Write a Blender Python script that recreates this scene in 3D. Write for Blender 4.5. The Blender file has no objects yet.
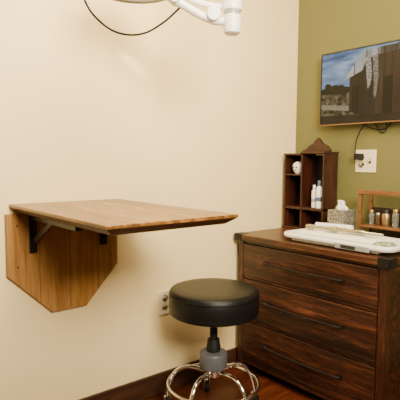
import bpy, bmesh, math, random
from mathutils import Vector, Matrix, noise, Quaternion
random.seed(4)
S=bpy.context.scene
C=S.collection

# ---------------------------------------------------------------- materials
def newmat(name):
    m=bpy.data.materials.new(name); m.use_nodes=True
    nt=m.node_tree; b=nt.nodes['Principled BSDF']; return m,nt,b
def plain(name,col,rough=.5,metal=0,bump=0,bscale=200,emit=0,spec=.5,trans=0,var=.04,vscale=8):
    m,nt,b=newmat(name)
    b.inputs['Roughness'].default_value=rough; b.inputs['Metallic'].default_value=metal
    b.inputs['Specular IOR Level'].default_value=spec
    b.inputs['Transmission Weight'].default_value=trans
    tc=nt.nodes.new('ShaderNodeTexCoord')
    n=nt.nodes.new('ShaderNodeTexNoise'); n.inputs['Scale'].default_value=vscale; n.inputs['Detail'].default_value=4
    nt.links.new(tc.outputs['Object'],n.inputs['Vector'])
    r=nt.nodes.new('ShaderNodeValToRGB'); e=r.color_ramp.elements
    e[0].position=.3; e[1].position=.7
    e[0].color=[max(0,c*(1-var)) for c in col]+[1]; e[1].color=[min(1,c*(1+var)) for c in col]+[1]
    nt.links.new(n.outputs['Fac'],r.inputs['Fac']); nt.links.new(r.outputs['Color'],b.inputs['Base Color'])
    if emit:
        b.inputs['Emission Color'].default_value=list(col)+[1]; b.inputs['Emission Strength'].default_value=emit
    if bump:
        n2=nt.nodes.new('ShaderNodeTexNoise'); n2.inputs['Scale'].default_value=bscale
        nt.links.new(tc.outputs['Object'],n2.inputs['Vector'])
        bp=nt.nodes.new('ShaderNodeBump'); bp.inputs['Strength'].default_value=bump; bp.inputs['Distance'].default_value=.003
        nt.links.new(n2.outputs['Fac'],bp.inputs['Height']); nt.links.new(bp.outputs['Normal'],b.inputs['Normal'])
    return m
def wood(name,dark,mid,light,grain=(1,12,12),rough=.4,scale=3,plank=None,plank_axis='X',bump=.2,spec=.5,seam=True,rot=(0,0,0),lo=.36,hi=.66,pvar=(.72,1.25),seamk=None,dist=.6):
    m,nt,b=newmat(name); N=nt.nodes; L=nt.links
    b.inputs['Roughness'].default_value=rough; b.inputs['Specular IOR Level'].default_value=spec
    tc=N.new('ShaderNodeTexCoord'); mp=N.new('ShaderNodeMapping'); mp.inputs['Scale'].default_value=grain
    rt=N.new('ShaderNodeMapping'); rt.inputs['Rotation'].default_value=rot
    vec=tc.outputs['Object']
    pv=None
    if plank:
        sx=N.new('ShaderNodeSeparateXYZ'); L.new(vec,sx.inputs[0])
        dv=N.new('ShaderNodeMath'); dv.operation='DIVIDE'; dv.inputs[1].default_value=plank; L.new(sx.outputs[plank_axis],dv.inputs[0])
        fl=N.new('ShaderNodeMath'); fl.operation='FLOOR'; L.new(dv.outputs[0],fl.inputs[0])
        wn=N.new('ShaderNodeTexWhiteNoise'); wn.noise_dimensions='1D'; L.new(fl.outputs[0],wn.inputs['W'])
        va=N.new('ShaderNodeVectorMath'); va.operation='MULTIPLY_ADD'; va.inputs[1].default_value=(3,3,3)
        L.new(wn.outputs['Color'],va.inputs[0]); L.new(vec,va.inputs[2]); vec=va.outputs[0]
        pv=wn.outputs['Value']
        fr=N.new('ShaderNodeMath'); fr.operation='FRACT'; L.new(dv.outputs[0],fr.inputs[0])
        pp=N.new('ShaderNodeMath'); pp.operation='PINGPONG'; pp.inputs[1].default_value=.5; L.new(fr.outputs[0],pp.inputs[0])
        ss=N.new('ShaderNodeMapRange'); ss.inputs['From Min'].default_value=0; ss.inputs['From Max'].default_value=.03
        ss.inputs['To Min'].default_value=(seamk if seamk else (.45 if seam else .8)); ss.inputs['To Max'].default_value=1; L.new(pp.outputs[0],ss.inputs['Value'])
    L.new(vec,rt.inputs['Vector']); L.new(rt.outputs[0],mp.inputs['Vector'])
    n1=N.new('ShaderNodeTexNoise'); n1.inputs['Scale'].default_value=scale; n1.inputs['Detail'].default_value=8; n1.inputs['Roughness'].default_value=.65; n1.inputs['Distortion'].default_value=dist
    L.new(mp.outputs[0],n1.inputs['Vector'])
    n3=N.new('ShaderNodeTexNoise'); n3.inputs['Scale'].default_value=scale*6; n3.inputs['Detail'].default_value=3
    L.new(mp.outputs[0],n3.inputs['Vector'])
    mx=N.new('ShaderNodeMath'); mx.operation='MULTIPLY_ADD'; mx.inputs[1].default_value=.3; L.new(n3.outputs['Fac'],mx.inputs[0])
    sc=N.new('ShaderNodeMath'); sc.operation='MULTIPLY'; sc.inputs[1].default_value=.7; L.new(n1.outputs['Fac'],sc.inputs[0]); L.new(sc.outputs[0],mx.inputs[2])
    r=N.new('ShaderNodeValToRGB'); e=r.color_ramp.elements
    e[0].position=lo; e[0].color=(*dark,1); e[1].position=hi; e[1].color=(*light,1)
    k=e.new((lo+hi)/2); k.color=(*mid,1)
    L.new(mx.outputs[0],r.inputs['Fac']); col=r.outputs['Color']
    if plank:
        mr=N.new('ShaderNodeMapRange'); mr.inputs['To Min'].default_value=pvar[0]; mr.inputs['To Max'].default_value=pvar[1]; L.new(pv,mr.inputs['Value'])
        mm=N.new('ShaderNodeMath'); mm.operation='MULTIPLY'; L.new(mr.outputs[0],mm.inputs[0]); L.new(ss.outputs[0],mm.inputs[1])
        vm=N.new('ShaderNodeVectorMath'); vm.operation='SCALE'; L.new(col,vm.inputs[0]); L.new(mm.outputs[0],vm.inputs['Scale']); col=vm.outputs[0]
    L.new(col,b.inputs['Base Color'])
    bp=N.new('ShaderNodeBump'); bp.inputs['Strength'].default_value=bump; bp.inputs['Distance'].default_value=.002
    L.new(mx.outputs[0],bp.inputs['Height']); L.new(bp.outputs['Normal'],b.inputs['Normal'])
    return m

M_cream=plain('cream_paint',(.90,.70,.365),.5,bump=.12,bscale=120,var=.012,vscale=2)
M_green=plain('green_paint',(.150,.140,.045),.6,bump=.12,bscale=120,var=.02,vscale=2)
M_ceil=plain('ceiling_paint',(.8,.76,.68),.8)
M_floor=wood('cherry_floor',(.05,.010,.004),(.11,.024,.008),(.18,.045,.015),grain=(1,10,10),rough=.35,scale=2.5,plank=.09,plank_axis='Y')
M_base=wood('dark_baseboard',(.025,.009,.005),(.045,.018,.009),(.075,.03,.015),grain=(1,8,14),rough=.35)
M_walnut=wood('walnut_oil',(.055,.019,.005),(.20,.082,.020),(.42,.205,.060),grain=(9,1.3,9),rough=.27,scale=2.4,bump=.06,lo=.38,hi=.63,plank=.11,plank_axis='X',seam=False,pvar=(.72,1.25),spec=.4,dist=1.4)
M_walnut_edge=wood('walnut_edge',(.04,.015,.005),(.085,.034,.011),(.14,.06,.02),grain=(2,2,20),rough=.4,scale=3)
M_oak=wood('oak_boards',(.24,.098,.024),(.41,.192,.052),(.54,.285,.092),grain=(16,16,1),rough=.38,scale=2.0,plank=.122,plank_axis='X',bump=.08,rot=(0,.04,0),pvar=(.82,1.15),lo=.36,hi=.66,seamk=.5,spec=.35,dist=.3)
M_black=plain('black_steel',(.010,.009,.009),.4,metal=.4)
M_iron=plain('dark_iron',(.009,.007,.006),.5,metal=.3,bump=.4,bscale=150)
M_dres=wood('dark_rustic_wood',(.005,.0018,.0008),(.038,.0102,.0042),(.135,.041,.016),grain=(15,1,15),rough=.38,scale=3.2,bump=1.0,lo=.38,hi=.68,plank=.066,plank_axis='Z',pvar=(.7,1.3),seam=False)
M_drest=wood('dark_rustic_top',(.026,.008,.0035),(.080,.025,.009),(.17,.06,.023),grain=(10,1,10),rough=.34,scale=2.5,plank=.12,plank_axis='X',bump=.35)
M_dresv=wood('dark_rustic_posts',(.008,.0025,.0012),(.036,.010,.004),(.09,.027,.011),grain=(10,10,1),rough=.38,scale=3,bump=.5)
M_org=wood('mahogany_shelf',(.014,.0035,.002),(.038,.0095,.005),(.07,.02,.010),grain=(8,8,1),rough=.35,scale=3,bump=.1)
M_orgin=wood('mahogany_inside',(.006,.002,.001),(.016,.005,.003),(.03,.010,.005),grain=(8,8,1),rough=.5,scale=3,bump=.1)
M_rack=wood('brown_rack_wood',(.08,.030,.010),(.16,.064,.021),(.23,.10,.033),grain=(6,1,6),rough=.4,scale=3,bump=.05)
M_leather=plain('black_vinyl',(.006,.0055,.0055),.38,bump=.25,bscale=350,spec=.24)
M_chrome=plain('chrome',(.8,.78,.75),.10,metal=1,var=.01)
M_grayp=plain('gray_plastic',(.10,.10,.11),.45)
M_rub=plain('black_rubber',(.008,.008,.008),.6,spec=.3)
M_white=plain('white_enamel',(.84,.82,.77),.35,var=.02)
M_whitem=plain('white_matte',(.8,.78,.74),.7,var=.03)
M_lens=plain('frosted_lens',(.85,.85,.83),.5,emit=.35)  # faint glow added to whiten the lamp head's shaded underside
M_outlet=plain('ivory_plastic',(.80,.69,.47),.35,var=.01)
M_slot=plain('dark_slot',(.02,.018,.015),.6)
M_gold=plain('bronze_trim',(.26,.15,.09),.4,metal=.9)
M_tv=plain('tv_black',(.008,.008,.008),.3)
M_lblue=plain('blue_label',(.07,.11,.22),.4)
M_clear=plain('clear_glass_jar',(.30,.29,.24),.1,var=.05,trans=.6)
M_amber=plain('amber_glass',(.08,.035,.014),.12,var=.1)
M_brass=plain('brass',(.40,.27,.12),.35,metal=.9)
M_display=plain('display_gray',(.30,.30,.28),.35)
M_paper=plain('gray_green_print',(.25,.25,.15),.6,var=.75,vscale=55)
M_cloth=plain('cream_cloth',(.80,.77,.67),.85,bump=.6,bscale=50,var=.06,vscale=20)
M_silver=plain('tarnished_brassy_metal',(.42,.39,.27),.28,metal=.9,var=.2,vscale=30)
def tissuemat():
    m,nt,b=newmat('patterned_card'); N=nt.nodes; L=nt.links
    tc=N.new('ShaderNodeTexCoord'); v=N.new('ShaderNodeTexVoronoi'); v.inputs['Scale'].default_value=70; v.feature='DISTANCE_TO_EDGE'
    L.new(tc.outputs['Object'],v.inputs['Vector']); r=N.new('ShaderNodeValToRGB'); e=r.color_ramp.elements
    e[0].position=.05; e[0].color=(.30,.27,.21,1); e[1].position=.16; e[1].color=(.075,.068,.052,1)
    L.new(v.outputs['Distance'],r.inputs['Fac']); L.new(r.outputs['Color'],b.inputs['Base Color']); b.inputs['Roughness'].default_value=.6
    return m
M_tissuebox=tissuemat()

# ---------------------------------------------------------------- geometry helpers
def link(o,parent=None):
    C.objects.link(o)
    if parent: o.parent=parent
    return o
def top(o,label,cat,group=None):
    o['label']=label; o['category']=cat
    if group: o['group']=group
def empty(name,loc,label,cat,rz=0):
    o=bpy.data.objects.new(name,None); o.location=loc; o.rotation_euler=(0,0,rz); o.empty_display_size=.05
    C.objects.link(o); top(o,label,cat); return o
def meshobj(name,bm,mat,parent=None,loc=(0,0,0),smooth=False,bevel=0,bseg=2,autos=None):
    bmesh.ops.recalc_face_normals(bm,faces=bm.faces)
    me=bpy.data.meshes.new(name); bm.to_mesh(me); bm.free()
    mats=mat if isinstance(mat,(list,tuple)) else [mat]
    for q in mats: me.materials.append(q)
    if smooth:
        for p in me.polygons: p.use_smooth=True
    o=bpy.data.objects.new(name,me); o.location=loc; link(o,parent)
    if bevel:
        md=o.modifiers.new('bevel','BEVEL'); md.width=bevel; md.segments=bseg; md.limit_method='ANGLE'; md.angle_limit=math.radians(35)
    if smooth and autos:
        md=o.modifiers.new('es','EDGE_SPLIT'); md.split_angle=math.radians(autos)
    return o
def addbox(bm,x0,x1,y0,y1,z0,z1,mi=0):
    vs=[bm.verts.new(p) for p in [(x0,y0,z0),(x1,y0,z0),(x1,y1,z0),(x0,y1,z0),(x0,y0,z1),(x1,y0,z1),(x1,y1,z1),(x0,y1,z1)]]
    for f in [(0,3,2,1),(4,5,6,7),(0,1,5,4),(1,2,6,5),(2,3,7,6),(3,0,4,7)]:
        fc=bm.faces.new([vs[i] for i in f]); fc.material_index=mi
def boxes(name,lst,mat,parent=None,loc=(0,0,0),bevel=.002,**k):
    bm=bmesh.new()
    for b in lst: addbox(bm,*b)
    return meshobj(name,bm,mat,parent,loc,bevel=bevel,**k)
def lathe(name,prof,mat,parent=None,loc=(0,0,0),seg=48,smooth=True,autos=40,axis='Z'):
    bm=bmesh.new(); rings=[]
    for r,z in prof:
        if r<1e-6: rings.append([bm.verts.new((0,0,z))])
        else: rings.append([bm.verts.new((r*math.cos(2*math.pi*i/seg),r*math.sin(2*math.pi*i/seg),z)) for i in range(seg)])
    for a,b in zip(rings,rings[1:]):
        for i in range(seg):
            j=(i+1)%seg
            if len(a)==1 and len(b)==1: continue
            if len(a)==1: bm.faces.new((a[0],b[i],b[j]))
            elif len(b)==1: bm.faces.new((a[i],a[j],b[0]))
            else: bm.faces.new((a[i],a[j],b[j],b[i]))
    if axis=='X': bmesh.ops.rotate(bm,verts=bm.verts,cent=(0,0,0),matrix=Matrix.Rotation(math.radians(90),3,'Y'))
    if axis=='Y': bmesh.ops.rotate(bm,verts=bm.verts,cent=(0,0,0),matrix=Matrix.Rotation(math.radians(90),3,'X'))
    return meshobj(name,bm,mat,parent,loc,smooth=smooth,autos=autos)
def smoothpath(pts,n=8,closed=False):
    P=[Vector(p) for p in pts]; out=[]; N=len(P)
    rng=range(N if closed else N-1)
    for i in rng:
        if closed: a,b,c,d=P[(i-1)%N],P[i],P[(i+1)%N],P[(i+2)%N]
        else: a,b,c,d=P[max(i-1,0)],P[i],P[i+1],P[min(i+2,N-1)]
        for k in range(n):
            t=k/n
            out.append(.5*((2*b)+(-a+c)*t+(2*a-5*b+4*c-d)*t*t+(-a+3*b-3*c+d)*t**3))
    if not closed: out.append(P[-1])
    return out
def sweep(bm,path,r,seg=12,closed=False,mi=0):
    n=len(path); rings=[]; up=None
    for i,p in enumerate(path):
        if closed: t=(path[(i+1)%n]-path[i-1]).normalized()
        else: t=(path[min(i+1,n-1)]-path[max(i-1,0)]).normalized()
        if up is None:
            up=Vector((0,0,1)) if abs(t.z)<.9 else Vector((1,0,0))
        side=t.cross(up).normalized(); up=side.cross(t).normalized()
        rr=r(i/(n-1)) if callable(r) else r
        rings.append([bm.verts.new(p+side*math.cos(2*math.pi*k/seg)*rr+up*math.sin(2*math.pi*k/seg)*rr) for k in range(seg)])
    m=n if closed else n-1
    for i in range(m):
        a,b=rings[i],rings[(i+1)%n]
        for k in range(seg):
            f=bm.faces.new((a[k],a[(k+1)%seg],b[(k+1)%seg],b[k])); f.material_index=mi
    if not closed:
        bm.faces.new(rings[0]); bm.faces.new(rings[-1])
def tube(name,paths,r,mat,parent=None,loc=(0,0,0),closed=False,seg=12):
    bm=bmesh.new()
    for p in paths: sweep(bm,[Vector(q) for q in p],r,seg,closed)
    return meshobj(name,bm,mat,parent,loc,smooth=True,autos=50)
def prism(bm,poly,z0,z1,f=lambda a,b,c:(a,b,c)):
    a=[bm.verts.new(f(x,y,z0)) for x,y in poly]; b=[bm.verts.new(f(x,y,z1)) for x,y in poly]
    n=len(poly); bm.faces.new(a); bm.faces.new(b)
    for i in range(n): bm.faces.new((a[i],a[(i+1)%n],b[(i+1)%n],b[i]))

# ---------------------------------------------------------------- room
def struct(o): o['kind']='structure'; return o
struct(boxes('floor',[(-4.5,.1,-4,.1,-.1,0)],M_floor,bevel=0))
struct(boxes('wall_north',[(-4.5,.1,0,.1,0,2.5)],M_cream,bevel=0))
struct(boxes('wall_east',[(-.01,.1,-4,0,0,2.5)],M_green,bevel=0))
struct(boxes('ceiling',[(-4.5,.1,-4,.1,2.5,2.6)],M_ceil,bevel=0))
struct(boxes('baseboard_north',[(-4.5,-.016,-.015,-.0005,.001,.10)],M_base,bevel=.004))
struct(boxes('baseboard_east',[(-.019,-.0105,-4,-.0005,.001,.10)],M_base,bevel=.004))

# ---------------------------------------------------------------- wall table
T=empty('folding_wall_table',(-1.408,0,.927),'walnut fold-down table cantilevered from an oak wall panel','table')
def tabletop():
    bm=bmesh.new(); w=.227; L=.740
    rings=[]
    for ins,z in [(.002,0),(0,-.002),(.0,-.009),(.003,-.012),(.028,-.030),(.032,-.031)]:
        rings.append([bm.verts.new(p+(z,)) for p in [(-w+ins,-.004),(-w+ins,-L+ins),(w-ins,-L+ins),(w-ins,-.004)]])
    bm.faces.new(rings[0]).material_index=0
    bm.faces.new(rings[-1]).material_index=1
    for k,(a,b) in enumerate(zip(rings,rings[1:])):
        for i in range(4):
            f=bm.faces.new((a[i],a[(i+1)%4],b[(i+1)%4],b[i])); f.material_index=1 if k>=2 else 0
    return meshobj('tabletop',bm,[M_walnut,M_walnut_edge],T)
tt=tabletop(); tt['label']='oiled walnut top with undercut edges'
bm=bmesh.new()
prism(bm,[(-.243,-.036),(-.243,-.265),(-.075,-.43),(.070,-.43),(.214,-.272),(.214,-.036)],-.022,-.001,lambda x,z,y:(x,y,z))
wp=meshobj('wall_panel',bm,M_oak,T,bevel=.002); wp['label']='golden oak panel with cut lower corners'
for bx in (-.148,.145):
    bm=bmesh.new()
    addbox(bm,bx-.014,bx+.014,-.034,-.023,-.185,-.034)
    addbox(bm,bx-.013,bx+.013,-.42,-.034,-.057,-.0315)
    pr=[(-.034,-.158),(-.034,-.130),(-.19,-.056),(-.225,-.056)]
    prism(bm,pr,bx-.006,bx+.006,lambda y,z,x:(x,y,z))
    meshobj('bracket',bm,M_black,T,bevel=.0015)
for sx,sz in [(-.205,-.08),(-.205,-.235),(.18,-.08),(.18,-.235)]:
    lathe('screw',[(0,-.002),(.003,-.001),(.0035,.0005),(.0,.0006)],M_black,T,(sx,-.0225,sz),seg=12,axis='Y')

# ---------------------------------------------------------------- stool
ST=empty('rolling_stool',(-.89,-.30,0),'round black vinyl stool on chrome tube base','stool')
lathe('seat',[(0,.557),(.12,.557),(.170,.555),(.182,.551),(.189,.543),(.1915,.535),(.1925,.530),(.190,.526),(.1915,.520),(.192,.476),(.190,.464),(.191,.460),(.188,.452),(.175,.445),(.1,.443),(0,.443)],M_leather,ST,seg=72)
lathe('mounting_plate',[(0,.445),(.08,.445),(.08,.438),(.03,.43),(.03,.41),(0,.41)],M_rub,ST)
lathe('screw_column',[(0,.44),(.016,.44)]+[(.016+(.0015 if i%2 else -.001),.43-.006*i) for i in range(32)]+[(.013,.20),(0,.20)],M_rub,ST,seg=24)
lathe('height_knob',[(.012,.338),(.023,.336),(.026,.330),(.027,.312),(.030,.306),(.030,.284),(.012,.280)],M_rub,ST,seg=24)
lathe('hub',[(0,.280),(.050,.280),(.057,.276),(.060,.270),(.060,.218),(.056,.210),(0,.208)],M_grayp,ST)
for k in range(5):
    a=math.radians(-15+72*k); c,s=math.cos(a),math.sin(a)
    pts=[(.028,.184),(.06,.194),(.10,.200),(.14,.192),(.172,.164),(.192,.120),(.203,.080),(.205,.058)]
    tube('leg',[smoothpath([(r*c,r*s,z) for r,z in pts],8)],.0095,M_chrome,ST,seg=14)
    cx,cy=.205*c,.205*s
    o=lathe('caster',[(0,-.011),(.018,-.011),(.024,-.007),(.024,.007),(.018,.011),(0,.011)],M_rub,ST,(cx,cy,.0245),seg=24,axis='X'); o.rotation_euler=(0,0,a+math.pi/2)
    boxes('caster_fork',[(-.014,.014,-.006,.006,.0,.006),(-.0025+.013,.0025+.013,-.006,.006,-.034,.003),(-.0025-.013,.0025-.013,-.006,.006,-.034,.003)],M_chrome,ST,(cx,cy,.055),bevel=.001)
lathe('leg_socket',[(0,.210),(.044,.210),(.044,.180),(.03,.174),(0,.174)],M_chrome,ST)
ring=[Vector((.194*math.cos(2*math.pi*i/72),.194*math.sin(2*math.pi*i/72),.138)) for i in range(72)]
tube('foot_ring',[ring],.0075,M_chrome,ST,closed=True)

# ---------------------------------------------------------------- dresser
DX0,DX1=-.495,-.02; DY0,DY1=-.86,-.04; DZ=.72
D=empty('dresser',((DX0+DX1)/2,(DY0+DY1)/2,0),'dark reddish-brown rustic wood dresser with three drawers','dresser')
ox,oy=-D.location.x,-D.location.y
def db(name,lst,mat,parent=D,bevel=.003):
    return boxes(name,[(a+ox,b+ox,c+oy,d+oy,e,f) for a,b,c,d,e,f in lst],mat,parent,bevel=bevel)
db('top',[(DX0-.015,DX1-.001,DY0-.015,DY1+.015,DZ-.03,DZ)],M_drest,bevel=.004)
db('body',[(DX0+.02,DX1,DY0+.004,DY0+.02,.03,DZ-.03),(DX0+.02,DX1,DY1-.02,DY1-.004,.03,DZ-.03),
  (DX1-.012,DX1,DY0+.02,DY1-.02,.03,DZ-.03),
  (DX0+.004,DX1-.012,DY0+.02,DY1-.02,.05,.075),(DX0+.006,DX0+.03,DY0+.02,DY1-.02,.275,.29),(DX0+.006,DX0+.03,DY0+.02,DY1-.02,.495,.51),
  (DX0+.006,DX0+.03,DY0+.02,DY1-.02,.675,.69),(DX0+.04,DX0+.05,DY0+.02,DY1-.02,.07,.68)],M_dres,bevel=.002)
for (x,y) in [(DX0,DY0),(DX0,DY1-.035),(DX1-.035,DY0),(DX1-.035,DY1-.035)]:
    db('post',[(x,x+.035,y,y+.035,0,DZ-.03)],M_dresv,bevel=.003)
for z0,z1 in [(.077,.273),(.292,.493),(.512,.673)]:
    dr=db('drawer',[(DX0-.002,DX0+.02,DY0+.038,DY1-.038,z0,z1),(DX0+.02,DX0+.039,DY0+.06,DY1-.06,z0+.01,z1-.01)],M_dres,bevel=.004)
    zc=(z0+z1)/2+.005; yc=(DY0+DY1)/2
    bm=bmesh.new(); X=DX0-.002+ox
    hw=.21
    sweep(bm,smoothpath([(X,yc-hw+oy,zc),(X-.012,yc-hw+oy,zc),(X-.016,yc-hw+.008+oy,zc),(X-.017,yc+oy,zc-.004),(X-.016,yc+hw-.008+oy,zc),(X-.012,yc+hw+oy,zc),(X,yc+hw+oy,zc)],6),lambda t:.0048+.0010*math.sin(t*60),10)
    for e in (-1,1): addbox(bm,X-.003,X+.0005,yc+e*hw-.014+oy,yc+e*hw+.014+oy,zc-.010,zc+.010)
    h=meshobj('handle',bm,M_iron,dr,smooth=True,autos=35); h['label']='dark iron bar pull'
for ys in (DY0-.0165,DY1+.0145):
    lo_=ys<-.4
    y0,y1=(ys,ys+.05) if lo_ else (ys-.05+.002,ys+.002)
    db('corner_strap',[(DX0-.0175,DX0+.04,y0,y1,DZ-.0005,DZ+.0015),(DX0-.0175,DX0-.0145,y0,y1,DZ-.033,DZ+.0015),
       (DX0-.0175,DX0+.04,(y0 if lo_ else y1-.003),(y0+.003 if lo_ else y1),DZ-.033,DZ+.0015)],M_iron,bevel=.0008)

# ---------------------------------------------------------------- desk organizer
OX0,OX1=-.145,-.026; OY0,OY1=-.30,-.035; OB=DZ+.0015; OT=1.135
O=empty('desk_organizer',((OX0+OX1)/2,(OY0+OY1)/2,OB),'dark mahogany shelf unit with peaked crest standing on the dresser','shelf')
ax,ay=-O.location.x,-O.location.y
def ob(name,lst,mat=M_org,parent=O,bevel=.0015):
    return boxes(name,[(a+ax,b+ax,c+ay,d+ay,e-OB,f-OB) for a,b,c,d,e,f in lst],mat,parent,bevel=bevel)
dv=-.155; t=.009
ob('body',[(OX0,OX1,OY0,OY0+t,OB,OT),(OX0,OX1,OY1-t,OY1,OB,OT-.01),(OX0,OX1,dv-t/2,dv+t/2,OB+.01,OT),
 (OX0-.008,OX1,OY0-.006,OY1+.004,OB,OB+.012),
 (OX0,OX1,OY0,OY1,.832,.846),(OX0,OX1,dv,OY1,1.015,1.022),
 (OX0-.006,OX1,OY0-.006,dv+.006,OT-.002,OT+.008),(OX0-.006,OX1,dv+.002,OY1+.002,OT-.01,OT)])
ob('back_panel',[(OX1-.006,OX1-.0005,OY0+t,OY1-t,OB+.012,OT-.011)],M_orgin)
bm=bmesh.new()
ym=(OY0+dv)/2; hw=(dv-OY0)/2+.006
pts=[(-1,.008),(-1,.020),(-.90,.024),(-.80,.036),(-.60,.044),(-.40,.050),(-.20,.070),(0,.082)]
poly=[(ym+hw*u+ay,OT+h_-OB) for u,h_ in pts]+[(ym-hw*u+ay,OT+h_-OB) for u,h_ in pts[-2::-1]]
prism(bm,poly,OX0+.035+ax,OX0+.053+ax,lambda y,z,x:(x,y,z))
# curved step down towards the lower section
poly=[(dv+ay+.004,OT-OB),(dv+ay+.004,OT+.022-OB),(dv+ay+.018,OT+.019-OB),(dv+ay+.032,OT+.010-OB),(dv+ay+.042,OT-OB)]
prism(bm,poly,OX0+.037+ax,OX0+.051+ax,lambda y,z,x:(x,y,z))
meshobj('crest',bm,M_org,O,bevel=.002)

def bottle(name,loc,r,h,mat,capmat,label,labelmat=None):
    e=empty(name,loc,label,'bottle')
    lathe('bottle_body',[(0,0),(r*.95,0),(r,.004),(r,h*.68),(r*.85,h*.75),(r*.45,h*.8),(r*.45,h*.83),(0,h*.83)],mat,e,seg=28)
    lathe('cap',[(r*.5,h*.81),(r*.55,h*.82),(r*.55,h*.98),(r*.45,h),(0,h)],capmat,e,seg=24)
    if labelmat: lathe('paper_label',[(r+.0006,h*.25),(r+.0006,h*.40)],labelmat,e,seg=28)
    return e
bottle('lotion_bottle',(-.105,-.212,.8465),.014,.12,M_white,M_white,'slim white bottle on the organizer shelf',M_display)
bottle('lotion_bottle',(-.115,-.252,.8465),.018,.145,M_white,M_lblue,'taller white bottle with blue label and cap',M_lblue)
f=empty('skull_ornament',(-.10,-.098,1.0225),'white rounded skull shaped ornament in the organizer','ornament')
lathe('ornament_body',[(0,0),(.016,.001),(.022,.008),(.030,.024),(.033,.04),(.028,.056),(.016,.066),(0,.069)],M_whitem,f,seg=24)
for ey in (-.010,.010): lathe('ornament_eye',[(0,-.002),(.005,-.001),(.005,.003),(0,.004)],M_slot,f,(-.031,ey,.036),seg=12,axis='X')
lathe('ornament_nose',[(0,-.002),(.003,-.001),(.003,.003),(0,.004)],M_slot,f,(-.029,0,.022),seg=10,axis='X')

# ---------------------------------------------------------------- tissue box
X=empty('tissue_box',(-.16,-.422,DZ+.0005),'cube tissue box with gray pattern and raised tissue','tissue box')
boxes('carton',[(-.048,.048,-.048,.048,0,.134)],M_tissuebox,X,bevel=.002)
bm=bmesh.new(); seg=28; rings=[]
for k in range(7):
    u=k/6; rr=.022*(1-.45*u)+.004*math.sin(u*7)
    rings.append([bm.verts.new(((rr+.007*math.sin(5*a+u*3))*math.cos(a)*.7,(rr+.006*math.sin(4*a-u*2))*math.sin(a)*1.2,.133+.040*u+(.009*math.sin(3*a) if k>3 else 0))) for a in [2*math.pi*i/seg for i in range(seg)]])
for a,b in zip(rings,rings[1:]):
    for i in range(seg): bm.faces.new((a[i],a[(i+1)%seg],b[(i+1)%seg],b[i]))
bm.faces.new(rings[-1])
meshobj('tissue',bm,M_whitem,X,smooth=True)

# ---------------------------------------------------------------- wood rack
R=empty('countertop_rack',(-.10,-.650,DZ+.0005),'brown wooden rack standing on the dresser','rack')
boxes('frame',[(-.055,-.040,.125,.14,0,.235),(.040,.055,.125,.14,0,.235),(-.055,-.040,-.14,-.125,0,.235),(.040,.055,-.14,-.125,0,.235),
  (-.055,.055,.125,.14,.212,.227),(-.055,.055,-.14,-.125,.212,.227),(.040,.055,-.130,.130,.212,.230),(-.060,-.043,-.145,.145,.216,.238)],M_rack,R)
boxes('shelf',[(-.054,.054,-.130,.130,.058,.070)],M_rack,R)
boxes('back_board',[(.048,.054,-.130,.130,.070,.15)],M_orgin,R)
def jar(name,loc,r,h,mat,lidm,label):
    e=empty(name,loc,label,'jar')
    lathe('jar_body',[(0,0),(r*.9,0),(r,.004),(r,h*.7),(r*.8,h*.8),(0,h*.8)],mat,e,seg=28)
    lathe('lid',[(r*.8,h*.79),(r*.9,h*.8),(r*.9,h*.96),(r*.8,h),(0,h)],lidm,e,seg=28)
zs=DZ+.071
jar('jar',(-.10,-.550,zs),.014,.070,M_clear,M_brass,'clear glass jar with brass lid on the rack')
jar('jar',(-.10,-.584,zs),.013,.058,M_amber,M_silver,'small amber glass jar with metal lid on the rack')
jar('jar',(-.10,-.625,zs),.021,.075,M_brass,M_iron,'wide brassy canister with dark lid on the rack')
jar('jar',(-.10,-.672,zs),.016,.082,M_clear,M_brass,'tall clear glass jar with brass lid on the rack')
jar('jar',(-.10,-.712,zs),.016,.07,M_amber,M_iron,'amber glass jar with dark lid on the rack')

# ---------------------------------------------------------------- scale
P=empty('baby_scale',(-.352,-.580,DZ+.0005),'white tabletop weighing scale with broad flat rounded tray','scale')
def rrect(hx,hy_,r,n=8):
    out=[]
    for cx,cy,a0 in [(hx-r,hy_-r,0),(-hx+r,hy_-r,90),(-hx+r,-hy_+r,180),(hx-r,-hy_+r,270)]:
        for i in range(n+1):
            a=math.radians(a0+90*i/n); out.append((cx+r*math.cos(a),cy+r*math.sin(a)))
    return out
bm=bmesh.new(); rings=[]
for ins,z in [(.012,.014),(.003,.018),(0,.026),(.001,.034),(.006,.039),(.012,.039),(.020,.034),(.030,.032)]:
    rings.append([bm.verts.new((x,y,z)) for x,y in rrect(.132-ins,.280-ins,.055-ins*.8)])
n=len(rings[0])
for a,b in zip(rings,rings[1:]):
    for i in range(n): bm.faces.new((a[i],a[(i+1)%n],b[(i+1)%n],b[i]))
bm.faces.new(rings[0]); bm.faces.new(rings[-1])
meshobj('tray',bm,M_white,P,smooth=True,autos=50)
boxes('base',[(-.112,.105,-.22,.22,.004,.0145)],M_white,P,bevel=.004,bseg=3)
for fx in (-.08,.08):
    for fy in (-.19,.19): lathe('foot',[(0,0),(.012,0),(.012,.006),(0,.006)],M_rub,P,(fx,fy,0),seg=16)
boxes('control_panel',[(-.1345,-.110,-.19,-.03,.006,.030)],M_display,P,bevel=.004)
boxes('display_window',[(-.1358,-.134,-.13,-.06,.011,.025)],M_slot,P,bevel=.001)
zr=DZ+.0335
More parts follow.
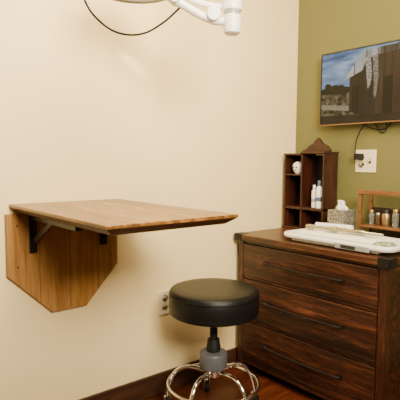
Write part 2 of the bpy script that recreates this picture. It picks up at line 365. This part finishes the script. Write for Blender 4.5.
def pad(name,loc,hx,hy_,h,mat,label,cat,rz=0,seed=1,NX=22,NY=44,w=.3):
    bm=bmesh.new(); tp=[];bt=[]
    for j in range(NY+1):
        a=[];b2=[]
        for i in range(NX+1):
            u=-1+2*i/NX; v=-1+2*j/NY
            x=hx*u+.008*noise.noise(Vector((v*3,u,seed))); y=hy_*v+.010*noise.noise(Vector((u*3,v,seed+3)))
            e=(1-abs(u)**6)*(1-abs(v)**10)
            z=.003+h*max(0,e)**.5+h*w*noise.noise(Vector((x*24,y*16,seed+1)))*e
            a.append(bm.verts.new((x,y,z))); b2.append(bm.verts.new((x,y,.0005)))
        tp.append(a);bt.append(b2)
    for j in range(NY):
        for i in range(NX):
            bm.faces.new((tp[j][i],tp[j][i+1],tp[j+1][i+1],tp[j+1][i])); bm.faces.new((bt[j][i],bt[j+1][i],bt[j+1][i+1],bt[j][i+1]))
        for i in (0,NX): bm.faces.new((tp[j][i],tp[j+1][i],bt[j+1][i],bt[j][i]))
    for i in range(NX):
        for j in (0,NY): bm.faces.new((tp[j][i],tp[j][i+1],bt[j][i+1],bt[j][i]))
    o=meshobj(name,bm,mat,None,loc,smooth=True,autos=60); o.rotation_euler=(0,0,rz); top(o,label,cat); return o
pad('folded_cloth',(-.335,-.560,zr),.082,.215,.014,M_cloth,'thick cream folded cloth pad lying on the scale tray','cloth')
zt_=zr+.0205
RL=empty('paper_roll',(-.305,-.48,zt_+.0145),'short white paper roll lying on the cloth pad','paper roll',.2)
lathe('rolled_sheet',[(.005,-.09),(.0125,-.09),(.0132,-.086),(.0132,.086),(.0125,.09),(.005,.09),(.005,-.09)],M_whitem,RL,seg=28,axis='Y')
I=empty('metal_instrument',(-.372,-.575,zt_+.0128),'long brassy gray metal instrument lying on the cloth pad','instrument',.08)
prof=[(0,-.19),(.009,-.19),(.012,-.185),(.012,-.150),(.008,-.145),(.008,-.07),(.0125,-.066),(.0125,-.03),(.0085,-.026),(.0085,.06),(.012,.064),(.012,.10),(.007,.106),(.006,.18),(0,.19)]
lathe('instrument_body',prof,M_silver,I,seg=24,axis='Y')
for q in range(4):
    lathe('key',[(0,.003),(.005,.003),(.006,.001),(.006,0),(0,0)],M_brass,I,(0,-.010+q*.017,.0082),seg=14)
pad('printed_paper',(-.412,-.797,zr),.032,.036,.012,M_paper,'crumpled gray-green printed paper lying on the scale tray','paper',rz=.1,seed=7,NX=14,NY=18,w=.45)
# ---------------------------------------------------------------- television
TY0,TY1=-.92,-.212; TZ0,TZ1=1.280,1.652
V=empty('television',(-.04,(TY0+TY1)/2,(TZ0+TZ1)/2),'thin flat television with slim bronze lower bezel mounted on green wall','television')
hy=(TY1-TY0)/2; hz=(TZ1-TZ0)/2
boxes('housing',[(-.028,.0,-hy,hy,-hz,hz),(0,.029,-.15,.15,-.12,.10)],M_tv,V,bevel=.003)
boxes('bezel',[(-.033,-.0275,-hy-.001,hy+.001,hz-.005,hz+.001),(-.033,-.0275,-hy-.001,-hy+.004,-hz+.008,hz),(-.033,-.0275,hy-.004,hy+.001,-hz+.008,hz)],M_tv,V,bevel=.001)
boxes('lower_trim',[(-.034,-.0275,-hy-.001,hy+.001,-hz-.001,-hz+.005)],M_gold,V,bevel=.001)
NU,NV=280,150
bm=bmesh.new(); cl=bm.loops.layers.color.new('pic')
def inpoly(u,v,P):
    r=False; n=len(P)
    for i in range(n):
        (x1,y1),(x2,y2)=P[i],P[(i+1)%n]
        if (y1>v)!=(y2>v) and u<(x2-x1)*(v-y1)/(y2-y1)+x1: r=not r
    return r
def picture(u,v):
    n=noise.fractal(Vector((u*9,v*9,0)),1,2,5); n2=noise.noise(Vector((u*60,v*60,3)))
    n4=noise.noise(Vector((u*28,v*20,7)))
    sk=.5+.5*noise.fractal(Vector((u*4,v*9,2)),1,2,4)
    c=Vector((.12,.20,.34)).lerp(Vector((.50,.57,.62)),min(1,max(0,sk*1.2-.1)))
    if v<.54+.08*n+.04*n4: c=Vector((.025,.040,.015))*(1+.9*n2)
    if v<.42+.03*n:
        c=Vector((.18,.16,.105))*(1+.5*n2+.6*n)
        if n4>.22: c=Vector((.30,.27,.21))*(1+.4*n2)
        if n4<-.30: c=Vector((.04,.04,.025))*(1+.4*n2)
        if .22<v+.2*u<.29 and u<.24: c=Vector((.38,.35,.28))*(1+.3*n2)
    def planks(base,f,amp,ph):
        k=noise.noise(Vector((u*f,v*2.2,ph)))+.4*n2; gap=.6 if (u*f*.5)%1<.12 else 1
        return Vector(base)*max(.3,1+amp*k)*gap
    # barn body
    if inpoly(u,v,[(.24,.16),(.24,.70),(.34,.84),(.47,.90),(1.0,1.0),(1.0,.0),(.5,.02)]):
        c=planks((.085,.066,.052),30,.4,9)
        if u>.45: c=planks((.15,.105,.072),36,.4,9)
        if inpoly(u,v,[(.26,.15),(.26,.50),(.32,.52),(.32,.12)]): c=Vector((.012,.010,.009))*(1+n2)
        if inpoly(u,v,[(.50,.05),(.50,.58),(.57,.59),(.57,.04)]): c=Vector((.010,.009,.008))*(1+n2)
        if inpoly(u,v,[(.72,.04),(.72,.62),(.83,.63),(.83,.02)]): c=Vector((.012,.010,.008))
    # sloping pale roof with eave
    if inpoly(u,v,[(.20,.60),(.21,.66),(.35,.96),(.48,.97),(.47,.88),(.37,.84),(.34,.70)]): c=planks((.46,.45,.43),22,.3,5)
    if inpoly(u,v,[(.47,.97),(1,1),(1,.92),(.47,.88)]): c=planks((.20,.18,.155),24,.4,5)
    # pale broken sheets hanging from the eave
    if inpoly(u,v,[(.36,.86),(.40,.87),(.415,.66),(.405,.50),(.385,.44),(.375,.60)]): c=Vector((.52,.49,.44))*(.85+.5*n2)
    if inpoly(u,v,[(.415,.87),(.455,.88),(.465,.60),(.45,.34),(.435,.30),(.43,.55)]): c=Vector((.42,.39,.34))*(.85+.5*n2)
    if v<.13-.05*u: c=Vector((.07,.056,.04))*(1+.5*n2+.6*n)
    return [max(0,min(1,x)) for x in c]
yL,yR=hy-.004,-hy+.004; zb,zt=-hz+.005,hz-.004
gv=[[bm.verts.new((-.0292,yL+(yR-yL)*i/NU,zb+(zt-zb)*j/NV)) for i in range(NU+1)] for j in range(NV+1)]
for j in range(NV):
    for i in range(NU):
        f=bm.faces.new((gv[j][i],gv[j][i+1],gv[j+1][i+1],gv[j+1][i]))
        c=picture((i+.5)/NU,(j+.5)/NV)
        for lp in f.loops: lp[cl]=(*c,1)
m,nt,b=newmat('screen_picture'); at=nt.nodes.new('ShaderNodeVertexColor'); at.layer_name='pic'
b.inputs['Base Color'].default_value=(.005,.005,.005,1); b.inputs['Roughness'].default_value=.2; b.inputs['Specular IOR Level'].default_value=.2
nt.links.new(at.outputs['Color'],b.inputs['Emission Color']); b.inputs['Emission Strength'].default_value=2.1
meshobj('screen',bm,m,V)

# ---------------------------------------------------------------- outlets
def outlet(name,loc,rz,gangs,label):
    e=empty(name,loc,label,'electrical outlet',rz)
    w=.035 if gangs==1 else .058
    boxes('cover_plate',[(-w,w,-.006,-.0005,-.057,.057)],M_outlet,e,bevel=.003)
    xs=[0] if gangs==1 else [-.024,.024]
    for n_,gx in enumerate(xs):
        if n_==0:
            for gz in (-.0195,.0195):
                lathe('receptacle',[(0,-.003),(.0165,-.003),(.0172,0),(0,0)],M_outlet,e,(gx,-.006,gz),seg=24,axis='Y')
                boxes('slot',[(gx-.0072,gx-.0060,-.0093,-.0028,gz-.002,gz+.005),(gx+.0060,gx+.0072,-.0093,-.0028,gz-.002,gz+.005),(gx-.0015,gx+.0015,-.0093,-.0028,gz-.009,gz-.006)],M_slot,e,bevel=0)
        else:
            boxes('switch_frame',[(gx-.006,gx+.006,-.0070,-.005,-.013,.013)],M_slot,e,bevel=.001)
            boxes('switch_toggle',[(gx-.004,gx+.004,-.020,-.0065,.0,.009)],M_outlet,e,bevel=.001)
    return e
outlet('wall_outlet',(-.935,0,.43),0,1,'ivory duplex outlet low on the cream wall')
outlet('wall_outlet',(-.01,-.455,1.095),-math.pi/2,2,'ivory two-gang outlet and switch plate on the green wall')

A=empty('power_adapter',(-.032,-.432,1.117),'black plug adapter with cord running up to the television','power adapter')
boxes('plug',[(-.03,.0115,-.016,.016,-.016,.016)],M_rub,A,bevel=.003)
tube('cord',[smoothpath([(-.01,.014,.0),(-.012,.02,.03),(.0,.022,.08),(.006,.01,.12),(.006,-.01,.155),(.006,-.03,.185)],8)],.0026,M_rub,A,seg=8)
K=empty('video_cable',(-.024,-.53,1.28),'loose black cable hanging below the television','cable')
tube('cord',[smoothpath([(0,.09,.02),(-.004,.065,-.012),(.003,.01,-.030),(0,-.04,-.022),(-.002,-.06,.0),(0,-.05,.02)],8),smoothpath([(.004,.04,.02),(.003,.02,-.008),(.004,-.01,-.045),(.002,-.035,-.03),(.004,-.03,.02)],8)],.0026,M_rub,K,seg=8)

# ---------------------------------------------------------------- exam lamp
az=-math.radians(39.6)
E=empty('examination_lamp',(-1.19,-.566,0),'white ceiling mounted medical examination lamp with jointed arm','lamp',az)
lathe('ceiling_plate',[(0,2.499),(.11,2.499),(.11,2.48),(.05,2.46),(.025,2.44),(0,2.44)],M_white,E,(.12,0,0))
tube('drop_pole',[[(.105,0,2.45),(.105,0,1.66)]],.020,M_white,E,seg=24)
lathe('pole_joint',[(0,1.500),(.018,1.500),(.026,1.506),(.029,1.53),(.029,1.558),(.023,1.563),(.023,1.572),(.031,1.577),(.031,1.612),(.025,1.617),(.025,1.625),(.031,1.630),(.031,1.67),(.020,1.68),(0,1.68)],M_white,E,(.100,0,0),seg=32)
lathe('joint_collar',[(.022,1.561),(.0255,1.562),(.0255,1.574),(.022,1.575)],M_display,E,(.100,0,0),seg=32)
bm=bmesh.new()
sweep(bm,smoothpath([(.09,0,1.545),(.05,0,1.543),(.0,0,1.560),(-.05,-.005,1.586),(-.10,-.01,1.612),(-.15,-.0,1.645)],8),.013,16)
sweep(bm,smoothpath([(.09,.02,1.600),(.05,.02,1.595),(-.02,.02,1.611),(-.07,.015,1.635),(-.13,.01,1.668)],8),.010,12)
meshobj('swing_arm',bm,M_white,E,smooth=True,autos=50)
lathe('arm_knuckle',[(0,-.028),(.020,-.028),(.024,-.022),(.024,.022),(.020,.028),(0,.028)],M_white,E,(.040,.005,1.562),seg=24,axis='Y')
lathe('knuckle_cap',[(0,-.032),(.011,-.032),(.013,-.030),(.013,-.0275),(0,-.0275)],M_display,E,(.040,.005,1.562),seg=24,axis='Y')
lathe('arm_knuckle',[(0,-.024),(.016,-.024),(.020,-.018),(.020,.018),(.016,.024),(0,.024)],M_white,E,(-.085,-.004,1.612),seg=24,axis='Y')
hd=(-.215,0,1.648)
lathe('lamp_head',[(.118,-.006),(.122,-.010),(.130,-.008),(.130,.0),(.125,.035),(.10,.075),(.05,.098),(0,.10)],M_white,E,hd,seg=48)
lathe('lens',[(0,-.0035),(.08,-.004),(.119,-.006),(.119,0),(0,0)],M_lens,E,hd,seg=48)
lathe('rim',[(.128,.0),(.134,-.002),(.134,-.008),(.128,-.012),(.121,-.010)],M_display,E,hd,seg=48)
tube('cable',[smoothpath([(-.40,-.0,1.70),(-.392,0,1.645),(-.36,0,1.572),(-.30,0,1.517),(-.24,0,1.498),(-.18,0,1.505),(-.12,0,1.540),(-.075,0,1.58),(-.055,0,1.60)],8),
  smoothpath([(-.40,0,1.70),(-.39,0,1.755),(-.33,0,1.75),(-.30,0,1.72)],6)],.0035,M_rub,E,seg=8)

# ---------------------------------------------------------------- lights
def area(loc,target,size,power,col,sy=None,spread=180):
    l=bpy.data.lights.new('area_light','AREA'); l.energy=power; l.color=col; l.size=size; l.spread=math.radians(spread)
    if sy: l.shape='RECTANGLE'; l.size_y=sy
    o=bpy.data.objects.new('area_light',l); o.location=loc
    o.rotation_euler=(Vector(target)-Vector(loc)).to_track_quat('-Z','Y').to_euler(); C.objects.link(o); return o
area((-1.25,-.9,2.46),(-1.05,-.5,0),.9,72,(1,.83,.54),.9)
area((-1.9,-2.5,2.0),(-.95,-.02,1.55),.8,68,(1,.90,.68),spread=110)
l=bpy.data.lights.new('glint','SPOT'); l.energy=130; l.color=(1,.95,.85); l.spot_size=math.radians(3.0); l.spot_blend=.7; l.shadow_soft_size=.01  # added spot without a fixture, stands in for a reflected streak on the wall
o=bpy.data.objects.new('glint_light',l); o.location=(-2.0,-.35,2.0); C.objects.link(o)
o.rotation_euler=(Vector((-1.106,0,1.504))-o.location).to_track_quat('-Z','Y').to_euler()
w=bpy.data.worlds.new('world'); S.world=w; w.use_nodes=True
w.node_tree.nodes['Background'].inputs[0].default_value=(1,.78,.42,1); w.node_tree.nodes['Background'].inputs[1].default_value=.25

# ---------------------------------------------------------------- camera
cd=bpy.data.cameras.new('camera'); cam=bpy.data.objects.new('camera',cd); C.objects.link(cam)
cd.sensor_width=36; cd.lens=43.2; cd.clip_start=.02
cam.location=(-2.21,-1.80,1.09)
yaw=math.atan2(.771,.637); pitch=math.radians(-4.65)
fw=Vector((math.cos(yaw)*math.cos(pitch),math.sin(yaw)*math.cos(pitch),math.sin(pitch)))
q=fw.to_track_quat('-Z','Y')
cam.rotation_mode='QUATERNION'
cam.rotation_quaternion=q@Quaternion((0,0,1),math.radians(.4))
S.camera=cam
